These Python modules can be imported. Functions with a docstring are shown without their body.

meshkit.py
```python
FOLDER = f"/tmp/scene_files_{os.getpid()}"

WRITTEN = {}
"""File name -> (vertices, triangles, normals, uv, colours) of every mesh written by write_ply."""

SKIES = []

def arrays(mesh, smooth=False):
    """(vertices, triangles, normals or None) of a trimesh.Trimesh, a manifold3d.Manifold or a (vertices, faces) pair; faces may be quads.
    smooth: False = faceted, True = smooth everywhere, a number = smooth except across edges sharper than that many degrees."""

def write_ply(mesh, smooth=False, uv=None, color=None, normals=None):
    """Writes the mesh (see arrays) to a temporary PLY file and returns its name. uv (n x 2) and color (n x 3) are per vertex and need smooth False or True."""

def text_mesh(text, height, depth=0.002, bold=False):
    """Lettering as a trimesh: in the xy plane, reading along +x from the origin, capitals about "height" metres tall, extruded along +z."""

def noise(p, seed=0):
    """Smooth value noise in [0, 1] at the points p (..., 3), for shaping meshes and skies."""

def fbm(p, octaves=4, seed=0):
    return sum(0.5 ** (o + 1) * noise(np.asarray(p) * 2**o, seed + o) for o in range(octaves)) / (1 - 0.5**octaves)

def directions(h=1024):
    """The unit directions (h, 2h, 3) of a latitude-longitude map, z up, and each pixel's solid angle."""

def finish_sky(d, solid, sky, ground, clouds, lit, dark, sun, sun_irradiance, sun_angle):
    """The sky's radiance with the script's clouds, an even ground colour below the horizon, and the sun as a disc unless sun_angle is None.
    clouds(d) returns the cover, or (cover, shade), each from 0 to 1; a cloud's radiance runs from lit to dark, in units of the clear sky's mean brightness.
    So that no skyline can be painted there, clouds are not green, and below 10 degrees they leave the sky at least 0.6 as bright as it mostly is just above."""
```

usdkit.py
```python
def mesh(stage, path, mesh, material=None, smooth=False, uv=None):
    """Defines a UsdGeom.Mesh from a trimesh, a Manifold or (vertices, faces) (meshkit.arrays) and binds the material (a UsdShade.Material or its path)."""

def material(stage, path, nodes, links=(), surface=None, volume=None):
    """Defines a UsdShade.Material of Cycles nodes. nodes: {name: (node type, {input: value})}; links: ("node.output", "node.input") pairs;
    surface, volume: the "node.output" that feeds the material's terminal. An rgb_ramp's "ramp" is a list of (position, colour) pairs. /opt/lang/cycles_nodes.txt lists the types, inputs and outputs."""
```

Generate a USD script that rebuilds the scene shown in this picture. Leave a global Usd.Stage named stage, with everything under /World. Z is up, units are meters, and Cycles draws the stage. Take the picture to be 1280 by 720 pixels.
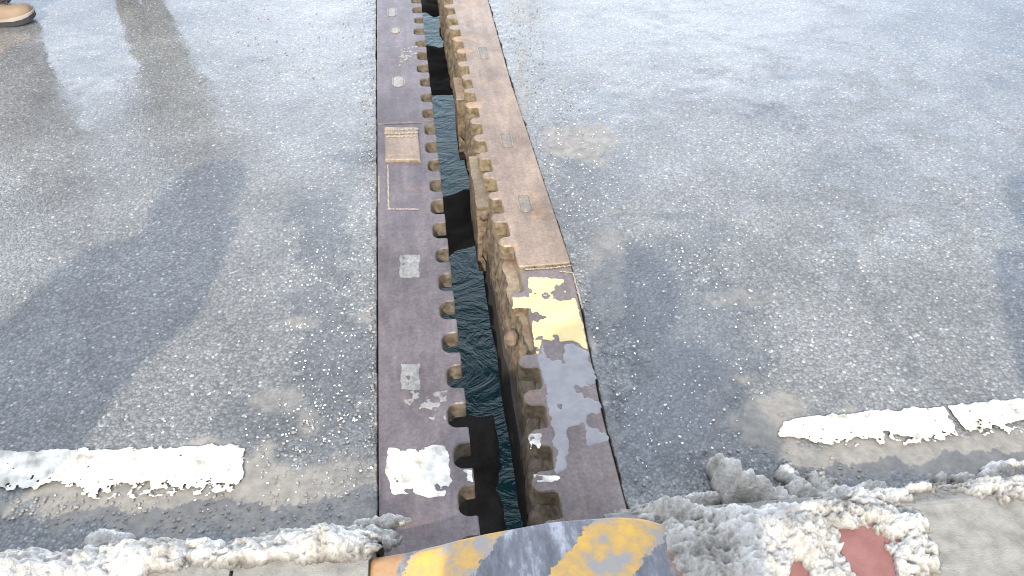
import math, numpy as np, trimesh, shapely, manifold3d, usdkit, meshkit
from shapely.geometry import Polygon, LineString, box as sbox
from pxr import Usd, UsdGeom, UsdLux, UsdShade, Gf, Sdf, Vt

stage = Usd.Stage.CreateInMemory()
UsdGeom.SetStageUpAxis(stage, UsdGeom.Tokens.z); UsdGeom.SetStageMetersPerUnit(stage, 1.0)
UsdGeom.Xform.Define(stage, '/World'); UsdGeom.Scope.Define(stage, '/World/Looks')

# ------------------------------------------------------------------ camera (world: +y runs along the joint, z = 0 is the road)
FPX, HC = 1005.0, 1.5
PITCH = math.atan(875 / FPX); YAW = math.atan(171 / FPX * math.cos(PITCH))
CF = np.array([math.sin(YAW), math.cos(YAW), 0]); CR = np.array([math.cos(YAW), -math.sin(YAW), 0]); CZ = np.array([0, 0, 1.0])
LOOK = CF * math.cos(PITCH) - CZ * math.sin(PITCH); UP = CF * math.sin(PITCH) + CZ * math.cos(PITCH)
cam = UsdGeom.Camera.Define(stage, '/World/camera')
cam.CreateHorizontalApertureAttr(36.0); cam.CreateVerticalApertureAttr(20.25); cam.CreateFocalLengthAttr(36 * FPX / 1280)
cam.CreateClippingRangeAttr(Gf.Vec2f(0.02, 2000))
cam.AddTransformOp().Set(Gf.Matrix4d(*CR, 0, *UP, 0, *(-LOOK), 0, 0, 0, HC, 1))
EXPOSURE = 0.5
cam.CreateExposureAttr(EXPOSURE)

# ------------------------------------------------------------------ sky and sun
SUN_EL, SUN_AZ = math.radians(38), math.radians(18)          # shadows run to +y, turned SUN_AZ towards +x
SDIR = np.array([-math.sin(SUN_AZ) * math.cos(SUN_EL), -math.cos(SUN_AZ) * math.cos(SUN_EL), math.sin(SUN_EL)])
SKY = usdkit.material(stage, '/World/Looks/sky_look', {
    'sky': ('sky_texture', dict(sky_type='single_scattering', sun_disc=False, sun_elevation=SUN_EL, sun_rotation=math.atan2(SDIR[0], SDIR[1]), air_density=1.0, aerosol_density=1.6)),
    'tc': ('texture_coordinate', {}),
    'map': ('mapping', dict(scale=(1, 1, 2.6))),
    'n': ('noise_texture', dict(scale=2.3, detail=6, roughness=0.55)),
    'r': ('rgb_ramp', dict(ramp=[(0.34, (0, 0, 0)), (0.64, (0.85, 0.85, 0.85))])),
    'mx': ('mix', dict(color2=(13.2, 14.6, 16.8))),
    'bg': ('background_shader', dict(strength=0.15))},
    [('tc.generated', 'map.vector'), ('map.vector', 'n.vector'), ('n.fac', 'r.fac'), ('r.color', 'mx.fac'), ('sky.color', 'mx.color1'), ('mx.color', 'bg.color')], surface='bg.background')
dome = UsdLux.DomeLight.Define(stage, '/World/sky')
UsdShade.MaterialBindingAPI.Apply(dome.GetPrim()).Bind(SKY)
sun = UsdLux.DistantLight.Define(stage, '/World/sun')
sun.CreateIntensityAttr(1.0); sun.CreateAngleAttr(0.8); sun.CreateColorAttr(Gf.Vec3f(1.0, 0.93, 0.80)); sun.GetPrim().CreateAttribute('inputs:normalize', Sdf.ValueTypeNames.Bool).Set(True)
sx = np.cross([0, 0, 1], SDIR); sx /= np.linalg.norm(sx); sy = np.cross(SDIR, sx)
sun.AddTransformOp().Set(Gf.Matrix4d(*sx, 0, *sy, 0, *SDIR, 0, 0, 0, 10, 1))

# ------------------------------------------------------------------ helpers
def G(px, py, z=0.0):
    """The point at height z that shows at the photograph's pixel (1280 x 720)."""
    d = LOOK + CR * (px - 640) / FPX - UP * (py - 360) / FPX
    return np.array([0, 0, HC]) + d * (z - HC) / d[2]
def PX(x, y, z=0.0):
    p = np.stack(np.broadcast_arrays(x, y, z), -1) - [0, 0, HC]
    w = np.maximum(p @ LOOK, 1e-3)
    return 640 + FPX * (p @ CR) / w, 360 - FPX * (p @ UP) / w
def poly(pts, z=0.0): return Polygon([G(a, b, z)[:2] for a, b in pts])
used = {}
def numbered(parent, name):
    k = used.get((parent, name), 0); used[(parent, name)] = k + 1
    return f'{parent}/{name}' + (f'_{k:03d}' if k else '')
def path_of(p): return '/World' if p is None else str(p.GetPath())
def data(p, **kw):
    for k, v in kw.items():
        if v: p.SetCustomDataByKey(k, v)
    return p
def thing(name, label, category=None, loc=(0, 0, 0), rotz=0.0, group=None, kind=None):
    x = UsdGeom.Xform.Define(stage, numbered('/World', name)); x.AddTranslateOp().Set(Gf.Vec3d(*map(float, loc))); x.AddRotateZOp().Set(float(rotz))
    return data(x.GetPrim(), label=label, category=category, group=group, kind=kind)
def obj(name, mesh, mat, parent=None, smooth=False, **kw):
    return data(usdkit.mesh(stage, numbered(path_of(parent), name), mesh, mat, smooth).GetPrim(), **kw)
def prim_float(prim, name, values):
    UsdGeom.PrimvarsAPI(prim).CreatePrimvar(name, Sdf.ValueTypeNames.FloatArray, 'vertex').Set(Vt.FloatArray.FromNumpy(np.asarray(values, np.float32)))
def box(x0, x1, y0, y1, z0, z1): return trimesh.creation.box(bounds=[[x0, y0, z0], [x1, y1, z1]])
def cat(*m): return trimesh.util.concatenate([q for q in m])
def fb(x, y, f, o=4, s=0, z=0.0): return meshkit.fbm(np.stack(np.broadcast_arrays(np.asarray(x) * f, np.asarray(y) * f, z), -1), o, s)
def smooth01(a): a = np.clip(a, 0, 1); return a * a * (3 - 2 * a)
def rough_box(x0, x1, y0, y1, z0, z1, step, amp, freq, seed):
    m = box(x0, x1, y0, y1, z0, z1)
    n = manifold3d.Manifold(manifold3d.Mesh(np.array(m.vertices, np.float32), np.array(m.faces, np.uint32))).refine_to_length(step)
    q = n.to_mesh(); v = np.array(q.vert_properties[:, :3], float); f = np.array(q.tri_verts)
    d = np.stack([meshkit.fbm(v * freq + 17 * k, 3, seed + k) - 0.5 for k in range(3)], 1)
    return trimesh.Trimesh(v + d * 2 * amp, f, process=False)
def bevel_plate(pg, z0, z1, b):
    """A flat plate with chamfered upper edges."""
    pg = shapely.geometry.polygon.orient(pg, 1.0)
    c = np.array(pg.exterior.coords)[:-1]
    keep = np.linalg.norm(c - np.roll(c, 1, 0), axis=1) > 1e-5; c = c[keep]; n = len(c)
    e = np.roll(c, -1, 0) - c; e /= np.linalg.norm(e, axis=1, keepdims=True)
    nin = np.stack([-e[:, 1], e[:, 0]], 1); m = nin + np.roll(nin, 1, 0)
    m /= np.maximum((m * m).sum(1, keepdims=True), 0.6) / 2
    ci = c + m * b
    v = np.vstack([np.c_[c, np.full(n, z0)], np.c_[c, np.full(n, z1 - b)], np.c_[ci, np.full(n, z1)]])
    i = np.arange(n); j = (i + 1) % n
    f = [np.c_[i, j, n + j], np.c_[i, n + j, n + i], np.c_[n + i, n + j, 2 * n + j], np.c_[n + i, 2 * n + j, 2 * n + i]]
    import mapbox_earcut
    t = mapbox_earcut.triangulate_float64(ci, np.array([n], np.uint32)).reshape(-1, 3).astype(int)
    a, bb, cc = ci[t[:, 0]], ci[t[:, 1]], ci[t[:, 2]]
    flip = ((bb - a)[:, 0] * (cc - a)[:, 1] - (bb - a)[:, 1] * (cc - a)[:, 0]) < 0
    t[flip] = t[flip][:, ::-1]
    f += [t + 2 * n, t[:, ::-1]]
    return trimesh.Trimesh(v, np.vstack(f), process=False)
def iso_sheet(x0, x1, y0, y1, cell, field, height):
    """A sheet over the cells where field(x, y) > 0, its outline cut smoothly; height(x, y, field) gives its z."""
    xs, ys = np.arange(x0, x1 + cell, cell), np.arange(y0, y1 + cell, cell)
    X, Y = np.meshgrid(xs, ys, indexing='ij'); Fv = field(X, Y); nx, ny = X.shape
    Fv = np.where(np.abs(Fv) < 1e-7, 1e-7, Fv)
    idx = np.arange(nx * ny).reshape(nx, ny); ins = Fv > 0
    cnt = ins[:-1, :-1].astype(int) + ins[1:, :-1] + ins[1:, 1:] + ins[:-1, 1:]
    q = np.stack([idx[:-1, :-1], idx[1:, :-1], idx[1:, 1:], idx[:-1, 1:]], -1)
    full = q[cnt == 4]; tris = [full[:, [0, 1, 2]], full[:, [0, 2, 3]]]
    P = np.stack([X.ravel(), Y.ravel(), Fv.ravel()], 1); extra, edge, tl = [], {}, []
    for c in q[(cnt > 0) & (cnt < 4)]:
        ring = []
        for k in range(4):
            a, b = int(c[k]), int(c[(k + 1) % 4]); fa, fbv = P[a, 2], P[b, 2]
            if fa > 0: ring.append(a)
            if (fa > 0) != (fbv > 0):
                key = (min(a, b), max(a, b))
                if key not in edge:
                    edge[key] = nx * ny + len(extra); t = fa / (fa - fbv); extra.append(P[a] + (P[b] - P[a]) * t)
                ring.append(edge[key])
        for k in range(1, len(ring) - 1): tl.append((ring[0], ring[k], ring[k + 1]))
    if extra: P = np.vstack([P, extra])
    if tl: tris.append(np.array(tl))
    T = np.vstack(tris); u, inv = np.unique(T, return_inverse=True); P = P[u]
    return trimesh.Trimesh(np.c_[P[:, :2], height(P[:, 0], P[:, 1], np.maximum(P[:, 2], 0))], inv.reshape(-1, 3), process=False)
def inside(pg, X, Y):
    pts = shapely.points(X, Y); d = shapely.distance(pts, pg.exterior); return np.where(shapely.contains_xy(pg, X, Y), d, -d)

# ------------------------------------------------------------------ materials
def mat(name, nodes, links, surface='p.BSDF'):
    nodes = {'g': ('geometry', {}), **nodes}
    return usdkit.material(stage, '/World/Looks/' + name, nodes, links, surface=surface)
def noise(scale, detail=4, rough=0.55, **k): return ('noise_texture', dict(scale=scale, detail=detail, roughness=rough, **k))
def ramp(*s): return ('rgb_ramp', dict(ramp=list(s)))
def grey(v): return (v, v, v)

M_ASPHALT = mat('asphalt', {
    'wet': ('attribute', dict(attribute='wet')), 'film': ('attribute', dict(attribute='film')), 'dust': ('attribute', dict(attribute='dust')),
    'dis': noise(60, 2), 'disv': ('vector_math', dict(math_type='multiply_add', vector2=(0.006, 0.006, 0.006))),
    'va': ('voronoi_texture', dict(feature='f1', scale=136, randomness=1)), 'vb': ('voronoi_texture', dict(feature='f1', scale=230, randomness=1)),
    'sa': ('separate_color', {}), 'sb': ('separate_color', {}),
    'ra': ramp((0, (0.115, 0.114, 0.11)), (0.35, (0.175, 0.174, 0.168)), (0.7, (0.22, 0.219, 0.212)), (0.9, (0.275, 0.27, 0.255)), (0.965, (0.35, 0.34, 0.32)), (0.985, (0.5, 0.49, 0.47)), (1, (0.65, 0.64, 0.6))),
    'rb': ramp((0, (0.13, 0.128, 0.12)), (0.6, (0.19, 0.187, 0.175)), (0.93, (0.25, 0.245, 0.23)), (1, (0.4, 0.39, 0.37))),
    'edge': ramp((0.0, grey(1.1)), (0.40, grey(0.98)), (0.72, grey(0.52))),
    'mab': ('mix', dict(fac=0.35)), 'me': ('mix', dict(mix_type='multiply', fac=0.8)),
    'nl': noise(3.2, 5), 'rl': ramp((0.3, grey(0.72)), (0.7, grey(1.22))), 'ml': ('mix', dict(mix_type='multiply', fac=1.0)),
    'rd': ramp((0, (1, 1, 1)), (1, (0.47, 0.48, 0.51))), 'mw': ('mix', dict(mix_type='multiply', fac=1.0)),
    'nd': noise(28, 5, 0.65), 'dsum': ('math', dict(math_type='multiply_add', value2=0.9, value3=-0.45)), 'dadd': ('math', dict(math_type='add', use_clamp=True)), 'dmul': ('math', dict(math_type='multiply')),
    'dgate': ('math', dict(math_type='multiply', value2=4.0, use_clamp=True)),
    'dcol': ramp((0.3, (0.15, 0.135, 0.115)), (0.7, (0.26, 0.235, 0.20))), 'md': ('mix', {}),
    'rough': ('map_range', dict(to_min=0.62, to_max=0.3)), 
    'h1': ('math', dict(math_type='multiply', value2=-1.0)), 'h2': ('math', dict(math_type='multiply', value2=-0.45)), 'h': ('math', dict(math_type='add')),
    'bs': ('map_range', dict(to_min=0.55, to_max=0.10)),
    'b': ('bump', dict(distance=0.0058)),
    'cn': noise(34, 3), 'cs': ('map_range', dict(to_min=0.45, to_max=0.03)), 'cb': ('bump', dict(distance=0.006)), 'ch': ('math', dict(math_type='multiply_add', value2=0.7)),
    'cr': ('map_range', dict(to_min=0.30, to_max=0.05)),
    'p': ('principled_bsdf', dict(specular_ior_level=0.5, coat_ior=1.85))},
    [('g.position', 'dis.vector'), ('dis.color', 'disv.vector1'), ('g.position', 'disv.vector3'), ('disv.vector', 'va.vector'), ('disv.vector', 'vb.vector'),
     ('va.color', 'sa.color'), ('sa.r', 'ra.fac'), ('vb.color', 'sb.color'), ('sb.r', 'rb.fac'), ('ra.color', 'mab.color1'), ('rb.color', 'mab.color2'),
     ('va.distance', 'edge.fac'), ('mab.color', 'me.color1'), ('edge.color', 'me.color2'),
     ('g.position', 'nl.vector'), ('nl.fac', 'rl.fac'), ('me.color', 'ml.color1'), ('rl.color', 'ml.color2'),
     ('wet.fac', 'rd.fac'), ('ml.color', 'mw.color1'), ('rd.color', 'mw.color2'),
     ('g.position', 'nd.vector'), ('nd.fac', 'dsum.value1'), ('dust.fac', 'dgate.value1'), ('dsum.value', 'dmul.value1'), ('dgate.value', 'dmul.value2'), ('dmul.value', 'dadd.value1'), ('dust.fac', 'dadd.value2'),
     ('nd.fac', 'dcol.fac'), ('dadd.value', 'md.fac'), ('mw.color', 'md.color1'), ('dcol.color', 'md.color2'), ('md.color', 'p.base_color'),
     ('wet.fac', 'rough.value'), ('rough.result', 'p.roughness'),
     ('va.distance', 'h1.value1'), ('vb.distance', 'h2.value1'), ('h1.value', 'h.value1'), ('h2.value', 'h.value2'), ('dadd.value', 'bs.value'), ('bs.result', 'b.strength'), ('h.value', 'b.height'), ('b.normal', 'p.normal'),
     ('film.fac', 'p.coat_weight'), ('film.fac', 'cs.value'), ('cs.result', 'cb.strength'), ('g.position', 'cn.vector'), ('cn.fac', 'ch.value3'), ('h.value', 'ch.value1'), ('ch.value', 'cb.height'), ('cb.normal', 'p.coat_normal'), ('film.fac', 'cr.value'), ('cr.result', 'p.coat_roughness')])

def steel(name, base, rust, rust_at, rough=(0.28, 0.5), metallic=0.45, streak=(14, 2.2, 14), bump=0.0012, near_x=-9.0, side=((0.10, 0.072, 0.045), (0.25, 0.198, 0.13))):
    return mat(name, {
        'px': ('separate_xyz', {}), 'sx': ('map_range', dict(from_min=near_x, from_max=near_x + 0.085, to_min=0.11, to_max=0.0, clamp=True)), 'nr': ('math', dict(math_type='add')),
        'map': ('mapping', dict(scale=streak)), 'n1': noise(1.6, 6, 0.6), 'r1': ramp((0.25, tuple(0.68 * c for c in base)), (0.55, base), (0.8, tuple(1.45 * c for c in base))),
        'n2': noise(7, 6, 0.65), 'r2': ramp((rust_at, grey(0)), (rust_at + 0.16, grey(0.85))), 'mr': ('mix', dict(color2=rust)),
        'n3': noise(120, 3), 'r3': ramp((0.3, grey(0.75)), (0.7, grey(1.2))), 'mm': ('mix', dict(mix_type='multiply', fac=0.8)),
        'rr': ('map_range', dict(from_min=0.3, from_max=0.7, to_min=rough[0], to_max=rough[1])), 'b': ('bump', dict(strength=0.5, distance=bump)), 'hb': ('math', dict(math_type='add')),
        'me': ('map_range', dict(to_min=metallic, to_max=0.05)), 'mz': ('math', dict(math_type='multiply')), 'iz': ('math', dict(math_type='subtract', value1=1.0)),
        'ms': ('mapping', dict(scale=(70, 22, 60))), 'ns': noise(1.0, 4, 0.7), 'rs': ramp((0.30, grey(0.62)), (0.5, grey(1.0)), (0.72, grey(1.45))), 'mg': ('mix', dict(mix_type='multiply', fac=0.25)),
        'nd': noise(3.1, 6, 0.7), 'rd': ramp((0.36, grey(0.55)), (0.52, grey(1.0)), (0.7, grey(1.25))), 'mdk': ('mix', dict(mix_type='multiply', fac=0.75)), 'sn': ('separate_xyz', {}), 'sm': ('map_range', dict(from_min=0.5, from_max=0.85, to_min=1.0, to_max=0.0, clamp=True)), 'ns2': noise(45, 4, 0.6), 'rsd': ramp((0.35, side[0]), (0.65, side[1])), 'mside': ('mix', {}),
        'p': ('principled_bsdf', {})},
        [('g.position', 'ms.vector'), ('ms.vector', 'ns.vector'), ('ns.fac', 'rs.fac'), ('mm.color', 'mg.color1'), ('rs.color', 'mg.color2'), ('g.position', 'nd.vector'), ('nd.fac', 'rd.fac'), ('mg.color', 'mdk.color1'), ('rd.color', 'mdk.color2'), ('g.position', 'map.vector'), ('map.vector', 'n1.vector'), ('n1.fac', 'r1.fac'), ('g.position', 'n2.vector'), ('g.position', 'px.vector'), ('px.x', 'sx.value'), ('sx.result', 'nr.value1'), ('n2.fac', 'nr.value2'), ('nr.value', 'r2.fac'), ('r1.color', 'mr.color1'), ('r2.color', 'mr.fac'),
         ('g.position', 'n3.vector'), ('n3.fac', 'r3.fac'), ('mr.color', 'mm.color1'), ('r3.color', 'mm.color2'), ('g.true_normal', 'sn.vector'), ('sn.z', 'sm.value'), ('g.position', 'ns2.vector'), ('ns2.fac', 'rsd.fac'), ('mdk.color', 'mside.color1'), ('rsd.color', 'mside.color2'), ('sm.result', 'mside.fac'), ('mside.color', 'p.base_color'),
         ('n2.fac', 'rr.value'), ('rr.result', 'p.roughness'), ('n3.fac', 'hb.value1'), ('n2.fac', 'hb.value2'), ('hb.value', 'b.height'), ('b.normal', 'p.normal'), ('r2.color', 'me.value'), ('sm.result', 'iz.value2'), ('me.result', 'mz.value1'), ('iz.value', 'mz.value2'), ('mz.value', 'p.metallic')])
M_PLATE_L = steel('worn_steel', (0.14, 0.112, 0.112), (0.17, 0.105, 0.088), 0.60, rough=(0.22, 0.36), metallic=0.5, side=((0.075, 0.058, 0.042), (0.19, 0.155, 0.115)))
M_PLATE_R = steel('tan_steel', (0.26, 0.185, 0.135), (0.42, 0.23, 0.10), 0.60, rough=(0.24, 0.42), metallic=0.4, near_x=0.215)
M_PLATE_N = steel('near_steel', (0.165, 0.13, 0.12), (0.24, 0.14, 0.09), 0.58, rough=(0.28, 0.45), metallic=0.4, near_x=0.225)
M_RUST = steel('rusty_steel', (0.21, 0.165, 0.115), (0.15, 0.07, 0.045), 0.50, rough=(0.6, 0.85), metallic=0.0, streak=(9, 9, 9), bump=0.004, side=((0.085, 0.055, 0.035), (0.24, 0.19, 0.13)))
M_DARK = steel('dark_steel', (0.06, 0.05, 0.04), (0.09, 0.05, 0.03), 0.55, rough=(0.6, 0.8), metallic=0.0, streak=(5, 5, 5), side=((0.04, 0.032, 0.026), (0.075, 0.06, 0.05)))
M_BEAD = steel('weld_steel', (0.36, 0.30, 0.23), (0.36, 0.26, 0.17), 0.6, rough=(0.28, 0.45), metallic=0.6, streak=(40, 40, 40))
M_PLUG = steel('plug_steel', (0.27, 0.255, 0.235), (0.22, 0.19, 0.15), 0.6, rough=(0.35, 0.6), metallic=0.3, streak=(60, 60, 60), bump=0.002)

M_SLOT = steel('slot_steel', (0.20, 0.165, 0.135), (0.22, 0.16, 0.11), 0.6, rough=(0.35, 0.5), metallic=0.2, streak=(60, 60, 60), bump=0.002)

def paint(name, a, b, rough=0.55, scale=45, bump=0.0015):
    return mat(name, {'n': noise(scale, 5, 0.65), 'r': ramp((0.3, a), (0.62, b)), 'n2': noise(300, 2), 'bb': ('bump', dict(strength=0.6, distance=bump)), 'h': ('math', dict(math_type='add')), 'p': ('principled_bsdf', dict(roughness=rough))},
        [('g.position', 'n.vector'), ('n.fac', 'r.fac'), ('r.color', 'p.base_color'), ('g.position', 'n2.vector'), ('n.fac', 'h.value1'), ('n2.fac', 'h.value2'), ('h.value', 'bb.height'), ('bb.normal', 'p.normal')])
M_WHITE = paint('white_paint', (0.26, 0.235, 0.19), (0.74, 0.70, 0.61), 0.6, 26, 0.002)
M_CREAM = paint('cream_paint', (0.55, 0.41, 0.17), (0.64, 0.49, 0.22), 0.4, 20)
M_SHADED_PAINT = paint('shaded_plate_paint', (0.19, 0.175, 0.175), (0.25, 0.235, 0.235), 0.3, 25)  # plate paint with shade and bluish wet sheen put into its grey
M_RED = paint('red_paint', (0.16, 0.06, 0.052), (0.23, 0.10, 0.085), 0.5, 14)
M_KERB = paint('kerb_concrete', (0.15, 0.14, 0.12), (0.26, 0.245, 0.215), 0.85, 30, 0.004)
M_PAVE = paint('pavement_concrete', (0.24, 0.22, 0.19), (0.34, 0.32, 0.28), 0.85, 9, 0.004)
M_DECK = paint('deck_concrete', (0.10, 0.095, 0.085), (0.17, 0.16, 0.145), 0.9, 9, 0.004)

M_SNOW = mat('dirty_snow', {
    'th': ('attribute', dict(attribute='thick')), 'rt': ramp((0.0, (0.30, 0.275, 0.25)), (0.28, (0.62, 0.60, 0.57)), (0.6, grey(1.0))), 'mt': ('mix', dict(mix_type='multiply', fac=1.0)), 'rg': ('map_range', dict(to_min=0.22, to_max=0.6)),
    'n1': noise(9, 5, 0.6), 'n2': noise(75, 4, 0.65), 'ad': ('math', dict(math_type='multiply_add', value2=0.55)), 'r': ramp((0.54, (0.22, 0.205, 0.18)), (0.72, (0.385, 0.36, 0.32)), (0.93, (0.545, 0.525, 0.49))),
    'v': ('voronoi_texture', dict(feature='smooth_f1', scale=130, smoothness=0.4)), 'n3': noise(260, 3), 'h': ('math', dict(math_type='multiply_add', value2=0.8)), 'b': ('bump', dict(strength=0.75, distance=0.006)),
    'p': ('principled_bsdf', dict(roughness=0.55, subsurface_weight=0.25, subsurface_scale=0.006, subsurface_radius=(1, 0.9, 0.8), specular_ior_level=0.35))},
    [('g.position', 'n1.vector'), ('g.position', 'n2.vector'), ('n2.fac', 'ad.value1'), ('n1.fac', 'ad.value3'), ('ad.value', 'r.fac'), ('r.color', 'mt.color1'), ('th.fac', 'rt.fac'), ('rt.color', 'mt.color2'), ('mt.color', 'p.base_color'), ('th.fac', 'rg.value'), ('rg.result', 'p.roughness'),
     ('g.position', 'v.vector'), ('g.position', 'n3.vector'), ('v.distance', 'h.value1'), ('n3.fac', 'h.value3'), ('h.value', 'b.height'), ('b.normal', 'p.normal')])
M_WATER = mat('sea_water', {
    'map': ('mapping', dict(scale=(1.0, 1.5, 1), rotation=(0, 0, 0.35))), 'n1': noise(1.3, 5, 0.62, distortion=2.2), 'n2': noise(6.5, 5, 0.65, distortion=0.8), 'h': ('math', dict(math_type='multiply_add', value2=0.22)), 'b': ('bump', dict(strength=0.55, distance=0.17)),
    'p': ('principled_bsdf', dict(base_color=(0.007, 0.032, 0.036), roughness=0.09, ior=1.33))},
    [('g.position', 'map.vector'), ('map.vector', 'n1.vector'), ('g.position', 'n2.vector'), ('n2.fac', 'h.value1'), ('n1.fac', 'h.value3'), ('h.value', 'b.height'), ('b.normal', 'p.normal')])

# ------------------------------------------------------------------ outlines of the joint (metres, read off the road plane)
PITCH_T = 0.1233
def lx(y): return -0.158 + 0 * y
TIP_Y = [0.6, 1.05, 1.17, 1.40, 1.65, 2.02, 2.53, 2.91, 3.37, 3.76, 9]
def rtip(y): return np.interp(y, TIP_Y, [0.185, 0.187, 0.193, 0.203, 0.207, 0.197, 0.180, 0.178, 0.171, 0.161, 0.15])
def rroot(y): return rtip(y) + np.interp(y, [1.0, 1.6, 2.5, 3.2], [0.047, 0.046, 0.044, 0.043])
def redge(y): return np.interp(y, [0.6, 1.02, 1.22, 1.6, 1.78, 2.89, 3.82, 9], [0.373, 0.373, 0.375, 0.396, 0.403, 0.374, 0.372, 0.372])
def ykerb(x): return 0.85 - 0.035 * np.asarray(x)
FAR, NEAR = 9.0, 0.80

# ------------------------------------------------------------------ the roads
BLOBS = dict(
    film=[(120, 40, 150, 75, 1.0), (60, 130, 80, 90, 0.9), (330, 20, 170, 45, 0.75), (250, 90, 130, 60, 0.35), (150, 210, 110, 80, 0.35), (420, 130, 70, 60, 0.3), (950, 20, 440, 150, 1.0), (1240, 80, 300, 220, 1.0), (1000, 170, 260, 90, 0.6),
          (230, 270, 80, 70, 0.3), (1260, 370, 50, 120, 0.3), (850, 480, 90, 130, 0.4), (800, 370, 60, 60, 0.35), (410, 400, 60, 170, 0.3), (730, 230, 45, 90, 0.3), (830, 440, 70, 50, 0.35)],
    wet=[(415, 420, 62, 150, 0.9), (340, 530, 50, 40, 0.8), (840, 470, 95, 150, 0.95), (790, 350, 60, 50, 0.8), (730, 220, 50, 90, 0.7), (870, 310, 45, 40, 0.7), (70, 230, 90, 180, 0.35), (440, 195, 40, 9, 1.0), (1260, 370, 40, 120, 0.3), (900, 400, 60, 60, 0.6), (1045, 310, 9, 18, 0.5), (1062, 335, 9, 20, 0.65), (1082, 364, 9, 20, 0.65), (1100, 392, 9, 20, 0.65), (1120, 420, 10, 22, 0.65), (1140, 452, 10, 22, 0.65), (664, 8, 5, 14, 0.9), (980, 95, 24, 3, 0.8), (310, 76, 26, 5, 0.8), (270, 70, 12, 4, 0.8), (60, 420, 90, 90, 0.35)],
    dust=[(150, 612, 230, 46, 1.0), (420, 615, 130, 34, 0.6), (960, 540, 75, 55, 0.85), (1130, 570, 200, 30, 0.9), (758, 345, 24, 70, 0.5), (375, 402, 26, 10, 0.6), (455, 393, 25, 12, 0.6), (345, 495, 26, 14, 0.5), (385, 525, 10, 12, 0.5), (722, 180, 45, 22, 0.75), (739, 440, 7, 26, 0.7), (752, 500, 8, 30, 0.7), (766, 565, 8, 34, 0.6), (655, 20, 35, 22, 0.35), (652, 90, 10, 70, 0.4), (930, 370, 45, 10, 0.35), (600, 640, 600, 22, 0.5)])
def field(kind, x, y):
    u, v = PX(x, y); out = np.zeros_like(u)
    wob = (fb(x, y, 6, 4, 5) - 0.5) * 1.8; wob2 = (fb(x, y, 24, 4, 8) - 0.5) * 1.1
    for a, b, ra, rb, s in BLOBS[kind]:
        d = np.sqrt(((u - a) / ra) ** 2 + ((v - b) / rb) ** 2) + wob + wob2
        k = smooth01((1.15 - d) / (0.22 if kind == 'wet' else 0.55)) * s
        out = np.maximum(out, k)
    return out
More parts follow.
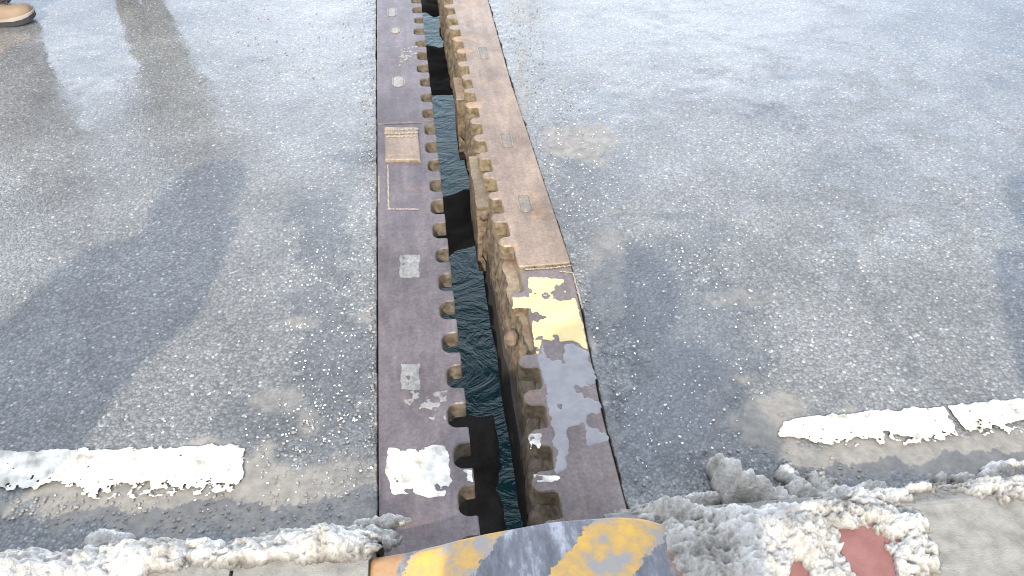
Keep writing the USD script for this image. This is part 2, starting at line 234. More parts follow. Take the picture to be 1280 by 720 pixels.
def road_sheet(side):
    ys = np.r_[np.arange(NEAR, 4.3, 0.0105), np.geomspace(4.32, FAR, 40)]
    off = np.r_[0, 0.003, np.arange(0.01, 2.2 if side < 0 else 2.9, 0.0115), np.geomspace(2.3 if side < 0 else 3.0, 7.0, 30)]
    e = (lx(ys) if side < 0 else redge(ys)) + side * (0.003 + (0.006 if side < 0 else 0.012) * np.maximum(fb(ys, 0, 22, 4, 3 + side) - 0.45, 0) * np.where(ys > 2.0, 1.5, 1.0))
    Y, O = np.meshgrid(ys, off, indexing='ij'); X = e[:, None] + side * O
    Zz = 0.006 * (fb(X, Y, 2.2, 3, 21) - 0.5) + 0.004 * (fb(X, Y, 9, 3, 22) - 0.5) - 0.004
    Zz += -0.006 * np.exp(-((O - 0.16) / 0.10) ** 2) * (side > 0) * smooth01((2.6 - Y) / 0.8)
    crumb = np.exp(-(O / 0.05) ** 2)
    Zz += crumb * 0.012 * (fb(X, Y, 60, 3, 23) - 0.55)
    Zz[:, 0] -= 0.003
    ny, nx = X.shape; idx = np.arange(nx * ny).reshape(ny, nx)
    q = np.stack([idx[:-1, :-1], idx[:-1, 1:], idx[1:, 1:], idx[1:, :-1]], -1).reshape(-1, 4)
    V = np.stack([X, Y, Zz], -1).reshape(-1, 3); n0 = len(V)
    low = V[idx[:, 0]].copy(); low[:, 2] = -0.12; V = np.vstack([V, low]); li = n0 + np.arange(ny)
    q = np.vstack([q, np.stack([li[:-1], idx[:-1, 0], idx[1:, 0], li[1:]], -1)])
    if side < 0: q = q[:, ::-1]
    a = {k: np.r_[field(k, X.ravel(), Y.ravel()), np.zeros(ny)] for k in BLOBS}
    a['wet'] = np.maximum(a['wet'], 0.25 * (1 - a['dust'])); base = 0.14 + 0.72 * smooth01((Y.ravel() - 1.25) / 2.2); a['film'] = np.maximum(a['film'], np.r_[base, np.zeros(ny)]) * np.clip(1 - 1.2 * a['dust'], 0, 1)
    cavity = np.exp(-(np.r_[O.ravel(), np.zeros(ny)] / 0.012) ** 2); a['dust'] *= 1 - 0.6 * cavity
    p = obj('road', (V, q), M_ASPHALT, None, True, kind='structure', label='wet grey asphalt carriageway left of the toothed joint' if side < 0 else 'pale damp asphalt carriageway right of the toothed joint')
    for k, val in a.items(): prim_float(p, k, val)
road_sheet(-1); road_sheet(1)
obj('bridge_deck', box(-7.0, -0.175, 0.0, FAR, -0.75, -0.03), M_DECK, kind='structure')
obj('bridge_deck', box(0.60, 8.0, 0.0, FAR, -0.75, -0.03), M_DECK, kind='structure')
obj('water', (np.array([[-300, -300, -4.2], [300, -300, -4.2], [300, 300, -4.2], [-300, 300, -4.2]], float), np.array([[0, 1, 2, 3]])), M_WATER, kind='structure')

# ------------------------------------------------------------------ kerb and pavement, turned slightly against the joint
KROT = math.degrees(math.atan(-0.035))
def kerb(name_spans, label):
    k = thing('kerb', label, None, (0, 0.85, 0), KROT, kind='structure')
    prof = np.array([(0.055, -0.08), (0.055, 0.088), (0.048, 0.094), (0.004, 0.1195), (-0.006, 0.1215), (-0.26, 0.120), (-0.26, -0.08)])
    for s, (a, b) in enumerate(name_spans):
        n = max(2, int((b - a) / 0.02)); xs = np.linspace(a, b, n); m = len(prof)
        v = np.array([(x, py + 0.004 * (float(fb(x, py, 25, 3, 40 + s)) - 0.5), pz + (0.004 * (float(fb(x, py, 30, 3, 60 + s)) - 0.5) if pz > 0 else 0)) for x in xs for py, pz in prof])
        f = []
        for i in range(n - 1):
            for j in range(m):
                q = [i * m + j, i * m + (j + 1) % m, (i + 1) * m + (j + 1) % m, (i + 1) * m + j]; f += [[q[0], q[1], q[2]], [q[0], q[2], q[3]]]
        for o, r in ((0, 1), ((n - 1) * m, -1)):
            f += [[o, o + j, o + j + 1][::-r] for j in range(1, m - 1)]
        obj('kerb_stone', trimesh.Trimesh(v, np.array(f), process=False), M_KERB, k)
LJ = G(291, 705, 0.12)[0]
kerb([(-5.2, -4.31), (-4.30, -3.41), (-3.40, -2.51), (-2.50, -1.61), (-1.60, LJ - 0.86), (LJ - 0.853, LJ - 0.003), (LJ + 0.004, -0.165)], 'chamfered grey concrete kerb left of the joint')
kerb([(0.30, 1.32), (1.327, 2.3), (2.31, 3.3), (3.31, 4.3), (4.31, 5.3)], 'chamfered grey concrete kerb right of the joint')
pv = thing('pavement', 'concrete footway behind the kerb', None, (0, 0.85, 0), KROT, kind='structure')
for k in range(7): obj('paving_slab', box(-5.2 + 1.5 * k, -3.706 + 1.5 * k, -3.2, -0.265, -0.1, 0.116), M_PAVE, pv)

# ------------------------------------------------------------------ the two toothed plates
YL0, YR0 = 1.017, 1.049
def left_poly(y0, y1):
    p = sbox(-0.158, y0, 0.053, y1)
    for k in range(-4, 70):
        c = YL0 + k * PITCH_T + 0.010 * (float(fb(k * 1.7, 0, 1, 1, 9)) - 0.5)
        if y0 - 0.1 < c < y1 + 0.1: nw = 0.037 + 0.008 * (float(fb(k * 2.9, 3, 1, 1, 19)) - 0.5); dp = 0.009 + 0.010 * (float(fb(k * 4.3, 5, 1, 1, 29)) - 0.5); p = p.difference(sbox(dp + 0.024, c - nw + 0.024, 0.2, c + nw - 0.024).buffer(0.024, 6))
    p = p if p.geom_type == 'Polygon' else max(p.geoms, key=lambda g: g.area)
    return p.buffer(-0.005).buffer(0.005, 4).simplify(0.0004)
BROKEN = (6, 4)
def right_poly(y0, y1):
    ys = np.linspace(y0, y1, 24)
    p = Polygon([(rroot(y), y) for y in ys] + [(redge(y), y) for y in ys[::-1]])
    for k in range(-4, 70):
        c = YR0 + k * PITCH_T; hw = 0.0215 + 0.006 * (float(fb(k * 2.3, 4, 1, 1, 3)) - 0.5) + 0.004 * (k <= 3)
        if k in BROKEN or not y0 - hw < c < y1 + hw: continue
        tl = rtip(c) + 0.012 * (float(fb(k * 3.1, 9, 1, 1, 5)) - 0.35) - 0.007 * (k <= 3); t = sbox(tl + hw * 0.7, max(c - hw, y0), rroot(c) + 0.02, min(c + hw, y1)).union(shapely.Point(tl + hw, c).buffer(hw, 8)).intersection(sbox(0, y0, 1, y1))
        p = p.union(t)
    p = p if p.geom_type == 'Polygon' else max(p.geoms, key=lambda g: g.area)
    return p.buffer(0.012, 5).buffer(-0.018, 5).buffer(0.006, 5).simplify(0.0004)
joint_l = thing('toothed_joint_plate', 'purplish brown toothed steel plate left of the gap', 'joint plate')
joint_r = thing('toothed_joint_plate', 'tan toothed steel plate with broken teeth right of the gap', 'joint plate')
S1 = G(500, 155)[1]
for a, b, z in ((0.90, S1 - 0.001, 0.004), (S1 + 0.001, 5.2, 0.006), (5.203, FAR, 0.004)):
    obj('plate_segment', bevel_plate(left_poly(a, b), -0.052 + z, z, 0.003), M_PLATE_L, joint_l, 40)
R1, R2 = G(675, 335)[1], G(615, 113)[1]
for a, b, z in ((0.90, R1 - 0.002, 0.002), (R1 + 0.001, R2 - 0.003, 0.011), (R2 + 0.003, 5.4, 0.005), (5.403, FAR, 0.004)):
    obj('plate_segment', bevel_plate(right_poly(a, b), -0.052 + z, z, 0.003), M_PLATE_N if a == 0.90 else M_PLATE_R, joint_r, 40)
def bead(pts, r, z, seed):
    rng = np.random.default_rng(seed); out = []; pts = [np.r_[G(*p)[:2], z] for p in pts]
    for a, b in zip(pts[:-1], pts[1:]):
        n = max(3, int(np.linalg.norm(b - a) / (r * 0.8)))
        for t in np.linspace(0, 1, n):
            m = trimesh.creation.icosphere(1, r * rng.uniform(0.7, 1.25)); m.apply_scale([1, 1, 0.55]); m.apply_translation(a + (b - a) * t + np.r_[rng.normal(0, r * 0.3, 2), 0]); out.append(m)
    return cat(*out)
# weld beads at the seams and around the pad
obj('weld_bead', bead([(657, 338), (690, 336), (713, 333)], 0.0035, 0.004, 1), M_BEAD, joint_r, True)
obj('weld_bead', bead([(586, 114), (639, 113)], 0.0042, 0.006, 2), M_PLUG, joint_r, True)
obj('weld_bead', bead([(482, 156), (527, 155)], 0.002, 0.006, 3), M_PLUG, joint_l, True)
pad = obj('weld_pad', bevel_plate(poly([(482, 204), (526, 204), (522, 163), (481, 163)]), 0.003, 0.016, 0.004), M_PLATE_R, joint_l, 40, label='raised tan rectangular steel pad')
obj('weld_bead', cat(bead([(483, 172), (521, 171)], 0.006, 0.017, 4), bead([(484, 167), (521, 166)], 0.006, 0.016, 5), bead([(485, 176), (520, 175)], 0.005, 0.0165, 14)), M_BEAD, pad, True)
obj('weld_bead', cat(bead([(484, 203), (524, 203)], 0.004, 0.008, 6), bead([(486, 199), (523, 199)], 0.003, 0.016, 15)), M_BEAD, pad, True)
obj('weld_bead', bead([(485, 208), (486, 263), (523, 263)], 0.0028, 0.005, 7), M_BEAD, joint_l, True)
obj('weld_bead', bead([(474, 222), (474, 255)], 0.002, 0.005, 8), M_BEAD, joint_l, True)
obj('weld_bead', bead([(700, 340), (716, 342), (728, 386)], 0.0025, 0.003, 9), M_BEAD, joint_r, True)
def plug(cx, cy, wpx, hpx, z, parent, m=M_PLUG, rnd=0.45):
    c = G(cx, cy, z); sc = FPX / np.linalg.norm(c - [0, 0, HC]); sn = (HC - z) / np.linalg.norm(c - [0, 0, HC])
    w, h = wpx / sc / 2, hpx / sc / sn / 2; r = min(w, h) * rnd
    s = sbox(c[0] - w + r, c[1] - h + r, c[0] + w - r, c[1] + h - r).buffer(r, 5)
    o = obj('bolt_plug', bevel_plate(s, z - 0.01, z + 0.0015, 0.001), m, parent, 40)
    ring = s.buffer(0.0035, 5); pts = np.array(ring.exterior.coords)
    seg = cat(*[trimesh.creation.cylinder(0.0019, segment=[[*a, z + 0.0006], [*b, z + 0.0006]], sections=6) for a, b in zip(pts[:-1], pts[1:])])
    obj('rim', seg, M_BEAD, o)
for a in ((498, 102, 12, 11), (490, 15, 8, 9), (494, 38, 8, 6)): plug(*a, 0.006, joint_l, M_PLUG, 0.9)
for a in ((633, 175, 11, 17), (656, 254, 13, 20)): plug(*a, 0.011, joint_r, M_SLOT, 0.95)
plug(604, 66, 9, 13, 0.005, joint_r, M_SLOT, 0.95)
rng = np.random.default_rng(4)
obj('crust', cat(*[(lambda m, p, s: (m.apply_scale([s, s, s * 0.4]), m.apply_translation([p[0], p[1], 0.006]), m)[2])(trimesh.creation.icosphere(1, 1), G(507 + rng.normal(0, 6), 70 + rng.normal(0, 6), 0.006), rng.uniform(0.003, 0.009)) for _ in range(34)]), M_PLUG, joint_l, True, kind='stuff')

# worn paint on the plates
def worn(pg, z, amp, holes, cell, seed, m, parent, name='paint_patch', edge=0.012, hf=38):
    x0, y0, x1, y1 = pg.bounds
    def f(X, Y):
        d = inside(pg, X, Y) + edge * 2 * (fb(X, Y, 40, 4, seed) - 0.5)
        h = fb(X, Y, hf, 4, seed + 3) - holes + 0.0 * X
        return np.minimum(d * 12, h)
    s = iso_sheet(x0 - 0.02, x1 + 0.02, y0 - 0.02, y1 + 0.02, cell, f, lambda X, Y, t: z + np.minimum(0.0012, t * 0.03) - 0.0002)
    return obj(name, s, m, parent, True)
for seed, (cx, cy, a, b) in enumerate(((512, 333, 12, 14), (513, 471, 12, 16))): worn(poly([(cx - a, cy - b), (cx + a, cy - b), (cx + a, cy + b), (cx - a, cy + b)], 0.004), 0.0045, 1, 0.26, 0.0018, 60 + seed, M_PLUG, joint_l, 'bolt_plug', edge=0.006, hf=60)
worn(poly([(520, 484), (560, 488), (566, 512), (540, 522), (512, 512)], 0.004), 0.0043, 1, 0.50, 0.0022, 66, M_PLUG, joint_l, 'scuffed_patch', edge=0.03, hf=60)
worn(poly([(486, 560), (557, 558), (563, 575), (564, 602), (556, 622), (490, 617), (482, 590)], 0.004), 0.0045, 1, 0.27, 0.002, 11, M_WHITE, joint_l, edge=0.009, hf=34)
worn(poly([(579, 587), (590, 587), (591, 602), (583, 600)], 0.004), 0.0045, 1, 0.42, 0.0024, 12, M_WHITE, joint_l, edge=0.006)
worn(poly([(660, 345), (703, 350), (722, 380), (733, 424), (734, 436), (716, 426), (700, 428), (678, 424), (672, 450), (667, 432), (664, 390)], 0.002), 0.0025, 1, 0.37, 0.0026, 13, M_CREAM, joint_r, edge=0.008, hf=26)
worn(poly([(674, 428), (700, 431), (716, 429), (735, 440), (748, 500), (762, 552), (735, 556), (728, 530), (712, 530), (706, 585), (697, 592), (688, 520), (678, 470)], 0.002), 0.0023, 1, 0.43, 0.0026, 23, M_SHADED_PAINT, joint_r, edge=0.012, hf=20)  # lower paint sheet, coloured greyer to carry the shadow and wet sheen
worn(poly([(640, 372), (664, 372), (664, 386), (640, 386)], 0.002), 0.0025, 1, 0.22, 0.002, 14, M_CREAM, joint_r, edge=0.007)
worn(poly([(662, 542), (677, 542), (677, 562), (662, 562)], 0.002), 0.0025, 1, 0.40, 0.0018, 15, M_WHITE, joint_r, edge=0.010, hf=70)
worn(poly([(669, 594), (700, 594), (700, 601), (669, 601)], 0.002), 0.0025, 1, 0.40, 0.0018, 16, M_WHITE, joint_r, edge=0.009, hf=70)

# ------------------------------------------------------------------ steelwork inside the gap
gl = thing('edge_girder', 'dark steel girder under the left toothed plate', 'girder')
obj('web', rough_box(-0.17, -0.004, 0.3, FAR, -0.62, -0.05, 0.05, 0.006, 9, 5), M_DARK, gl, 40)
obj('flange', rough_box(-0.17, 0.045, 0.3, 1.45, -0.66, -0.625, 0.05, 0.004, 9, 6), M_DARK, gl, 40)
gr = thing('edge_girder', 'rusty steel girder under the right toothed plate', 'girder')
def wall_right():
    ys = np.arange(0.3, 6.0, 0.012); zs = np.r_[-0.054, -0.062, np.arange(-0.075, -0.25, -0.0118)]
    Y, Zg = np.meshgrid(ys, zs, indexing='ij')
    X = rtip(Y) + 0.014 - 0.022 * smooth01((-0.06 - Zg) / 0.13) + 0.016 * (fb(Y, Zg, 11, 4, 71) - 0.5) + 0.008 * (fb(Y, Zg, 50, 3, 72) - 0.5) + 0.030 * (fb(Y, Zg * 0.12, 24, 3, 75) - 0.5) + 0.022 * smooth01((1.75 - Y) / 0.3) * smooth01((0.14 + Zg) / 0.06)
    depth = 0.16 * (fb(Y, 0.0, 5, 4, 73) - 0.5)
    Zg = Zg + depth * (Zg < -0.1) * (-(Zg + 0.1) / 0.15)
    ny, nz = X.shape; idx = np.arange(ny * nz).reshape(ny, nz)
    V = np.stack([X, Y, Zg], -1).reshape(-1, 3); n0 = len(V)
    top = V[idx[:, 0]].copy(); top[:, 0] = 0.415; bot = V[idx[:, -1]].copy(); bot[:, 0] = 0.415; V = np.vstack([V, top, bot])
    ti, bi = n0 + np.arange(ny), n0 + ny + np.arange(ny)
    cols = np.c_[ti, idx, bi]
    q = np.stack([cols[:-1, :-1], cols[:-1, 1:], cols[1:, 1:], cols[1:, :-1]], -1).reshape(-1, 4)
    return V, q[:, ::-1]
obj('web', wall_right(), M_RUST, gr, True)
obj('lower_web', rough_box(0.188, 0.42, 0.3, 6.0, -0.46, -0.2, 0.05, 0.010, 9, 7), M_DARK, gr, 40, label='lower part of the girder with the gap shade put into its dark colour')  # dark band: the shade on the lower wall is put into the colour
for (a, b) in ((630, 424), (606, 268)):
    c = G(a, b, -0.10); c[0] = rtip(c[1]) - 0.002
    m = trimesh.creation.icosphere(2, 0.024); m.apply_scale([0.8, 1, 1]); v = np.array(m.vertices); v *= (0.85 + 0.4 * meshkit.fbm(v * 70, 3, 5))[:, None]; m.vertices = v + c
    obj('bolt_head', m, M_RUST, gr, True)
for k, (yc, w) in enumerate(((2.36, 0.16), (3.05, 0.10))):
    x = float(rtip(yc)); obj('stiffener', rough_box(x - 0.022, x + 0.02, yc - w, yc + w, -0.34, -0.06, 0.02, 0.004, 30, 80 + k), M_RUST, gr, 40)
for k, (py, w, z) in enumerate(((285, 0.22, -0.95), (88, 0.34, -0.95), (-14, 0.5, -0.95))):
    c = G(560, py, z); t = thing('cross_beam', ('nearest', 'middle', 'farthest')[k] + ' dark steel beam crossing below the gap', 'beam', (0, float(c[1]), z), (14, -6, -5)[k])
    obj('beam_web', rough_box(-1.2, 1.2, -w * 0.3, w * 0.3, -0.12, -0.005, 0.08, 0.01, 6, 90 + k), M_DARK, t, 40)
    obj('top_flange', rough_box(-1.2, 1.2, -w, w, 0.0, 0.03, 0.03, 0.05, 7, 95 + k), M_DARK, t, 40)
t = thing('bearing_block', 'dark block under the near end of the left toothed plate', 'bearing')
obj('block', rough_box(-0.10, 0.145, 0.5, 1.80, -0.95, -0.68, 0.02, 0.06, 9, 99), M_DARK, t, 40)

# ------------------------------------------------------------------ white edge line: two worn lengths
def line(pg, label, seed, tilt):
    x0, y0, x1, y1 = pg.bounds
    def f(X, Y):
        d = inside(pg, X, Y); u, v = PX(X, Y)
        w = fb(X, Y, 45, 4, seed) * 0.75 + fb(X, Y, 12, 3, seed + 5) * 0.45
        low = (tilt(u) - v) / 26.0                                # worn away towards the gutter
        fl = fb(X, Y, 120, 3, seed + 2)
        return np.minimum(d * 14 + 0.32 * (fb(X, Y, 48, 5, seed + 9) - 0.45), np.minimum(w - 0.28 - 0.36 * smooth01(0.85 - low), fl - 0.18 - 0.32 * smooth01(0.75 - low)))
    s = iso_sheet(x0 - 0.01, x1 + 0.01, y0 - 0.01, y1 + 0.01, 0.0026, f, lambda X, Y, t: 0.0035 + np.minimum(0.0015, t * 0.02))
    obj('white_line', s, M_WHITE, None, True, label=label, category='road marking', group='worn white edge line')
line(poly([(-420, 590), (-420, 640), (0, 622), (150, 622), (300, 615), (304, 562), (300, 557), (0, 567)]), 'worn white road line left of the joint', 31, lambda u: 612 + 0 * u)
line(poly([(975, 527), (1070, 518), (1178, 510), (1196, 545), (1150, 556), (1030, 556), (978, 545)]), 'short crackled white line right of the joint beside the snow', 32, lambda u: 562 - 0.06 * (u - 975))
line(poly([(1184, 508), (1290, 498), (1420, 485), (1420, 530), (1290, 540), (1215, 548)]), 'flaking white line at the right edge of the photo', 36, lambda u: 556 - 0.07 * (u - 975))

# ------------------------------------------------------------------ striped cover plate over the kerb joint
c0, c1 = G(470, 712, 0.125), G(868, 660, 0.125)
XA, XB = -0.165, 0.455
def cover():
    xs = np.linspace(XA, XB, 60); t = (xs - XA) / (XB - XA)
    from scipy.interpolate import PchipInterpolator
    arch = PchipInterpolator([-0.2, -0.077, 0.032, 0.109, 0.199, 0.291, 0.354, 0.405, 0.44, 0.6], [0.108, 0.122, 0.150, 0.172, 0.184, 0.184, 0.172, 0.142, 0.120, 0.118])(xs)
    prof = [(-0.75, 0.0)] + [(a, 0.0) for a in np.linspace(-0.5, -0.03, 14)] + [(-0.03 + 0.03 * math.sin(a), -0.03 + 0.03 * math.cos(a)) for a in np.linspace(0.2, 1.57, 7)] + [(0.002, -0.07), (0.004, -0.12)]
    V = []
    for th in (0.0, -0.008):
        for x, z in zip(xs, arch):
            for dy, dz in prof:
                wob = 0.012 * (float(fb(x, dy, 9, 3, 51)) - 0.5)
                V.append((x, float(ykerb(x)) + dy + th * (dz < -0.04), z + dz + th * (dz > -0.04) + wob - 0.03 * smooth01((-dy - 0.1) / 0.6)))
    n, m = len(xs), len(prof); f = []
    I = lambda s, i, j: s * n * m + i * m + j
    for i in range(n - 1):
        for j in range(m - 1):
            f += [[I(0, i, j), I(0, i + 1, j), I(0, i + 1, j + 1)], [I(0, i, j), I(0, i + 1, j + 1), I(0, i, j + 1)], [I(1, i, j), I(1, i + 1, j + 1), I(1, i + 1, j)], [I(1, i, j), I(1, i, j + 1), I(1, i + 1, j + 1)]]
    for i in range(n - 1):
        for j, o in ((0, 1), (m - 1, -1)):
            q = [I(0, i, j), I(1, i, j), I(1, i + 1, j), I(0, i + 1, j)][::o]; f += [[q[0], q[1], q[2]], [q[0], q[2], q[3]]]
    for j in range(m - 1):
        for i, o in ((0, -1), (n - 1, 1)):
            q = [I(0, i, j), I(1, i, j), I(1, i, j + 1), I(0, i, j + 1)][::o]; f += [[q[0], q[1], q[2]], [q[0], q[2], q[3]]]
    return np.array(V), np.array(f)
pa, pb, pc = G(634, 657, 0.18)[:2], G(578, 720, 0.18)[:2], G(745, 644, 0.185)[:2]
dv = (pb - pa) / np.linalg.norm(pb - pa); nv = np.array([-dv[1], dv[0]]); wid = float(nv @ (pc - pa)); nv = nv / wid; coff = float(nv @ pa)
M_COVER = mat('striped_steel', {
    'dot': ('vector_math', dict(math_type='dot_product', vector2=(float(nv[0]), float(nv[1]), 0))), 'n0': noise(26, 7, 0.72), 'ds': ('math', dict(math_type='multiply_add', value2=0.50, value3=-0.25 - coff)), 't': ('math', dict(math_type='add')),
    'mod': ('math', dict(math_type='floored_modulo', value2=2.0)), 'lt': ('math', dict(math_type='less_than', value2=1.0)),
    'ny': noise(14, 5, 0.7), 'ry': ramp((0.45, (0.27, 0.245, 0.22)), (0.52, (0.44, 0.27, 0.09)), (0.7, (0.62, 0.35, 0.045))),
    'nm': ('mapping', dict(scale=(26, 9, 9), rotation=(0, 0, 0.5))), 'nb': noise(1.0, 6, 0.7), 'rb': ramp((0.38, (0.085, 0.085, 0.095)), (0.52, (0.15, 0.15, 0.165)), (0.64, (0.36, 0.36, 0.38))),
    'mx': ('mix', {}), 'rx': ('separate_xyz', {}), 'rn': ('math', dict(math_type='multiply_add', value2=0.16)), 'rm': ('map_range', dict(from_min=0.462, from_max=0.485, clamp=True)),
    'rust': ramp((0.35, (0.28, 0.15, 0.07)), (0.65, (0.42, 0.25, 0.12))), 'mr': ('mix', {}), 'rn2': ('math', dict(math_type='multiply_add', value2=0.20)), 'rl2': ('map_range', dict(from_min=0.0, from_max=-0.02, clamp=True)), 'rmax': ('math', dict(math_type='maximum')),
    'nf': noise(90, 4), 'b': ('bump', dict(strength=0.5, distance=0.003)), 'p': ('principled_bsdf', dict(roughness=0.48))},
    [('g.position', 'dot.vector1'), ('g.position', 'n0.vector'), ('n0.fac', 'ds.value1'), ('dot.value', 't.value1'), ('ds.value', 't.value2'), ('t.value', 'mod.value1'), ('mod.value', 'lt.value1'),
     ('g.position', 'ny.vector'), ('ny.fac', 'ry.fac'), ('g.position', 'nm.vector'), ('nm.vector', 'nb.vector'), ('nb.fac', 'rb.fac'), ('lt.value', 'mx.fac'), ('ry.color', 'mx.color1'), ('rb.color', 'mx.color2'),
     ('g.position', 'rx.vector'), ('ny.fac', 'rn.value1'), ('rx.x', 'rn.value3'), ('rn.value', 'rm.value'), ('ny.fac', 'rust.fac'), ('ny.fac', 'rn2.value1'), ('rx.x', 'rn2.value3'), ('rn2.value', 'rl2.value'), ('rl2.result', 'rmax.value1'), ('rm.result', 'rmax.value2'), ('rmax.value', 'mr.fac'), ('mx.color', 'mr.color1'), ('rust.color', 'mr.color2'), ('mr.color', 'p.base_color'),
     ('g.position', 'nf.vector'), ('nf.fac', 'b.height'), ('b.normal', 'p.normal')])
obj('kerb_cover_plate', cover(), M_COVER, None, True, label='arched yellow and black striped steel plate covering the kerb at the gap', category='cover plate')
rp = bevel_plate(poly([(960, 652), (1118, 640), (1150, 740), (940, 760)], 0.124).buffer(0.01, 4), 0.10, 0.1265, 0.002)
obj('red_kerb_plate', rp, M_RED, None, 40, label='red painted steel plate showing through the snow on the kerb', category='cover plate')

# ------------------------------------------------------------------ dirty snow along the kerb
def z_support(x, y):
    d = y - ykerb(x)
    return np.interp(d, [-0.3, 0.0, 0.05, 0.056, 0.4], [0.121, 0.121, 0.09, 0.0, 0.0])
def snow(x0, x1, y0, y1, blobs, ridge, cut, seed, label):
    B = [(G(a, b, z), ra / 620, rb / 520, h) for a, b, z, ra, rb, h in blobs]
    def thick(X, Y):
        t = np.zeros_like(X); wx = X + 0.03 * (fb(X, Y, 24, 4, seed) - 0.5); wy = Y + 0.03 * (fb(X, Y, 24, 4, seed + 1) - 0.5)
        for c, ra, rb, h in B:
            k = np.maximum(0, 1 - ((wx - c[0]) / ra) ** 2 - ((wy - c[1]) / rb) ** 2); t = np.maximum(t, h * k ** 0.6) + 0.25 * h * k
        if ridge is not None: t = np.maximum(t, ridge(wx, wy))
        billow = 1 - np.abs(2 * fb(X, Y, 32, 4, seed + 2) - 1) * 2.0
        bil2 = 1 - np.abs(2 * fb(X, Y, 75, 3, seed + 6) - 1) * 2.0
        t = t * (0.62 + 0.9 * (fb(X, Y, 20, 3, seed + 3) - 0.3)) + np.where(t > 0.004, 0.008 * (billow - 0.55) + 0.007 * (bil2 - 0.55) + 0.008 * (fb(X, Y, 60, 4, seed + 9) - 0.5) + 0.022 * (fb(X, Y, 130, 3, seed + 4) - 0.5), 0)
        for pgc in cut: t = np.where(inside(pgc, X + 0.02 * (fb(X, Y, 40, 3, 7) - 0.5), Y + 0.02 * (fb(X, Y, 40, 3, 8) - 0.5)) > 0, -0.01, t)
        return t - 0.004
    m = iso_sheet(x0, x1, y0, y1, 0.0036, thick, lambda X, Y, t: z_support(X, Y) + t - 0.001)
    p = obj('snow', m, M_SNOW, None, True, label=label, category='snow', kind='stuff')
    v = np.array(m.vertices); prim_float(p, 'thick', np.clip((v[:, 2] - z_support(v[:, 0], v[:, 1])) / 0.03, 0, 1)); return p
def ridge_left(X, Y):
    c = ykerb(X) + 0.045 + 0.03 * (fb(X, 0, 3.0, 2, 3) - 0.5) - 0.05 * smooth01((-0.55 - X) / 0.4)
    w = 0.05 + 0.03 * fb(X, 0, 5, 2, 6) + 0.05 * smooth01((-0.5 - X) / 0.4)
    hh = (0.034 + 0.045 * fb(X, 1, 7, 3, 8)) * smooth01((-0.13 - X) / 0.08)
    return hh * np.maximum(0, 1 - ((Y - c) / w) ** 2) ** 0.7
snow(-2.2, -0.06, 0.60, 1.12, [(430, 664, 0.05, 75, 18, 0.04), (478, 655, 0.0, 40, 12, 0.03), (130, 664, 0.04, 34, 14, 0.035), (350, 662, 0.04, 40, 12, 0.03), (30, 700, 0.12, 90, 30, 0.03)], ridge_left, [], 100, 'low ridge of dirty snow along the left kerb')
def ridge_right(X, Y):
    c = ykerb(X) + 0.055 + 0.02 * (fb(X, 0, 6.0, 3, 13) - 0.5); w = 0.045 + 0.04 * fb(X, 0, 9, 2, 16)
    hh = np.maximum(0.006, 0.085 * fb(X, 1, 9, 3, 18) - 0.012) * smooth01((X - 0.33) / 0.08)
    return hh * np.maximum(0, 1 - ((Y - c) / w) ** 2) ** 0.7
red_holes = [poly([(1052, 658), (1098, 662), (1118, 690), (1128, 722), (1135, 760), (1085, 760), (1052, 690)], 0.14), poly([(985, 706), (1003, 698), (1016, 722), (1016, 760), (980, 760)], 0.14)]
snow(0.34, 2.4, 0.52, 1.20, [(800, 636, 0.02, 45, 9, 0.022), (850, 628, 0.02, 45, 10, 0.028), (898, 580, 0.04, 12, 16, 0.07), (908, 596, 0.04, 18, 18, 0.085), (925, 604, 0.05, 26, 14, 0.07), (948, 606, 0.05, 34, 15, 0.07), (975, 614, 0.05, 30, 13, 0.06), (880, 612, 0.04, 26, 12, 0.04),
     (865, 690, 0.13, 48, 46, 0.045), (935, 668, 0.13, 62, 40, 0.05), (935, 715, 0.13, 75, 42, 0.05), (1010, 675, 0.13, 50, 40, 0.045), (1000, 645, 0.10, 70, 16, 0.04), (1028, 596, 0.03, 24, 20, 0.035), (1055, 606, 0.05, 30, 16, 0.04), (1010, 604, 0.03, 30, 16, 0.03), (990, 590, 0.02, 22, 16, 0.02),
     (1092, 606, 0.07, 34, 20, 0.065), (1130, 610, 0.07, 34, 18, 0.06), (1080, 645, 0.13, 60, 14, 0.035), (1125, 655, 0.13, 42, 16, 0.03), (1150, 690, 0.13, 26, 30, 0.025), (1130, 700, 0.13, 26, 34, 0.02), (1040, 710, 0.13, 34, 40, 0.04), (1250, 586, 0.02, 34, 13, 0.05), (1205, 592, 0.02, 24, 7, 0.025), (1275, 588, 0.02, 34, 11, 0.04), (1180, 594, 0.02, 10, 6, 0.03)],
     ridge_right, red_holes, 200, 'lumpy heaps of dirty snow on the right kerb and gutter')

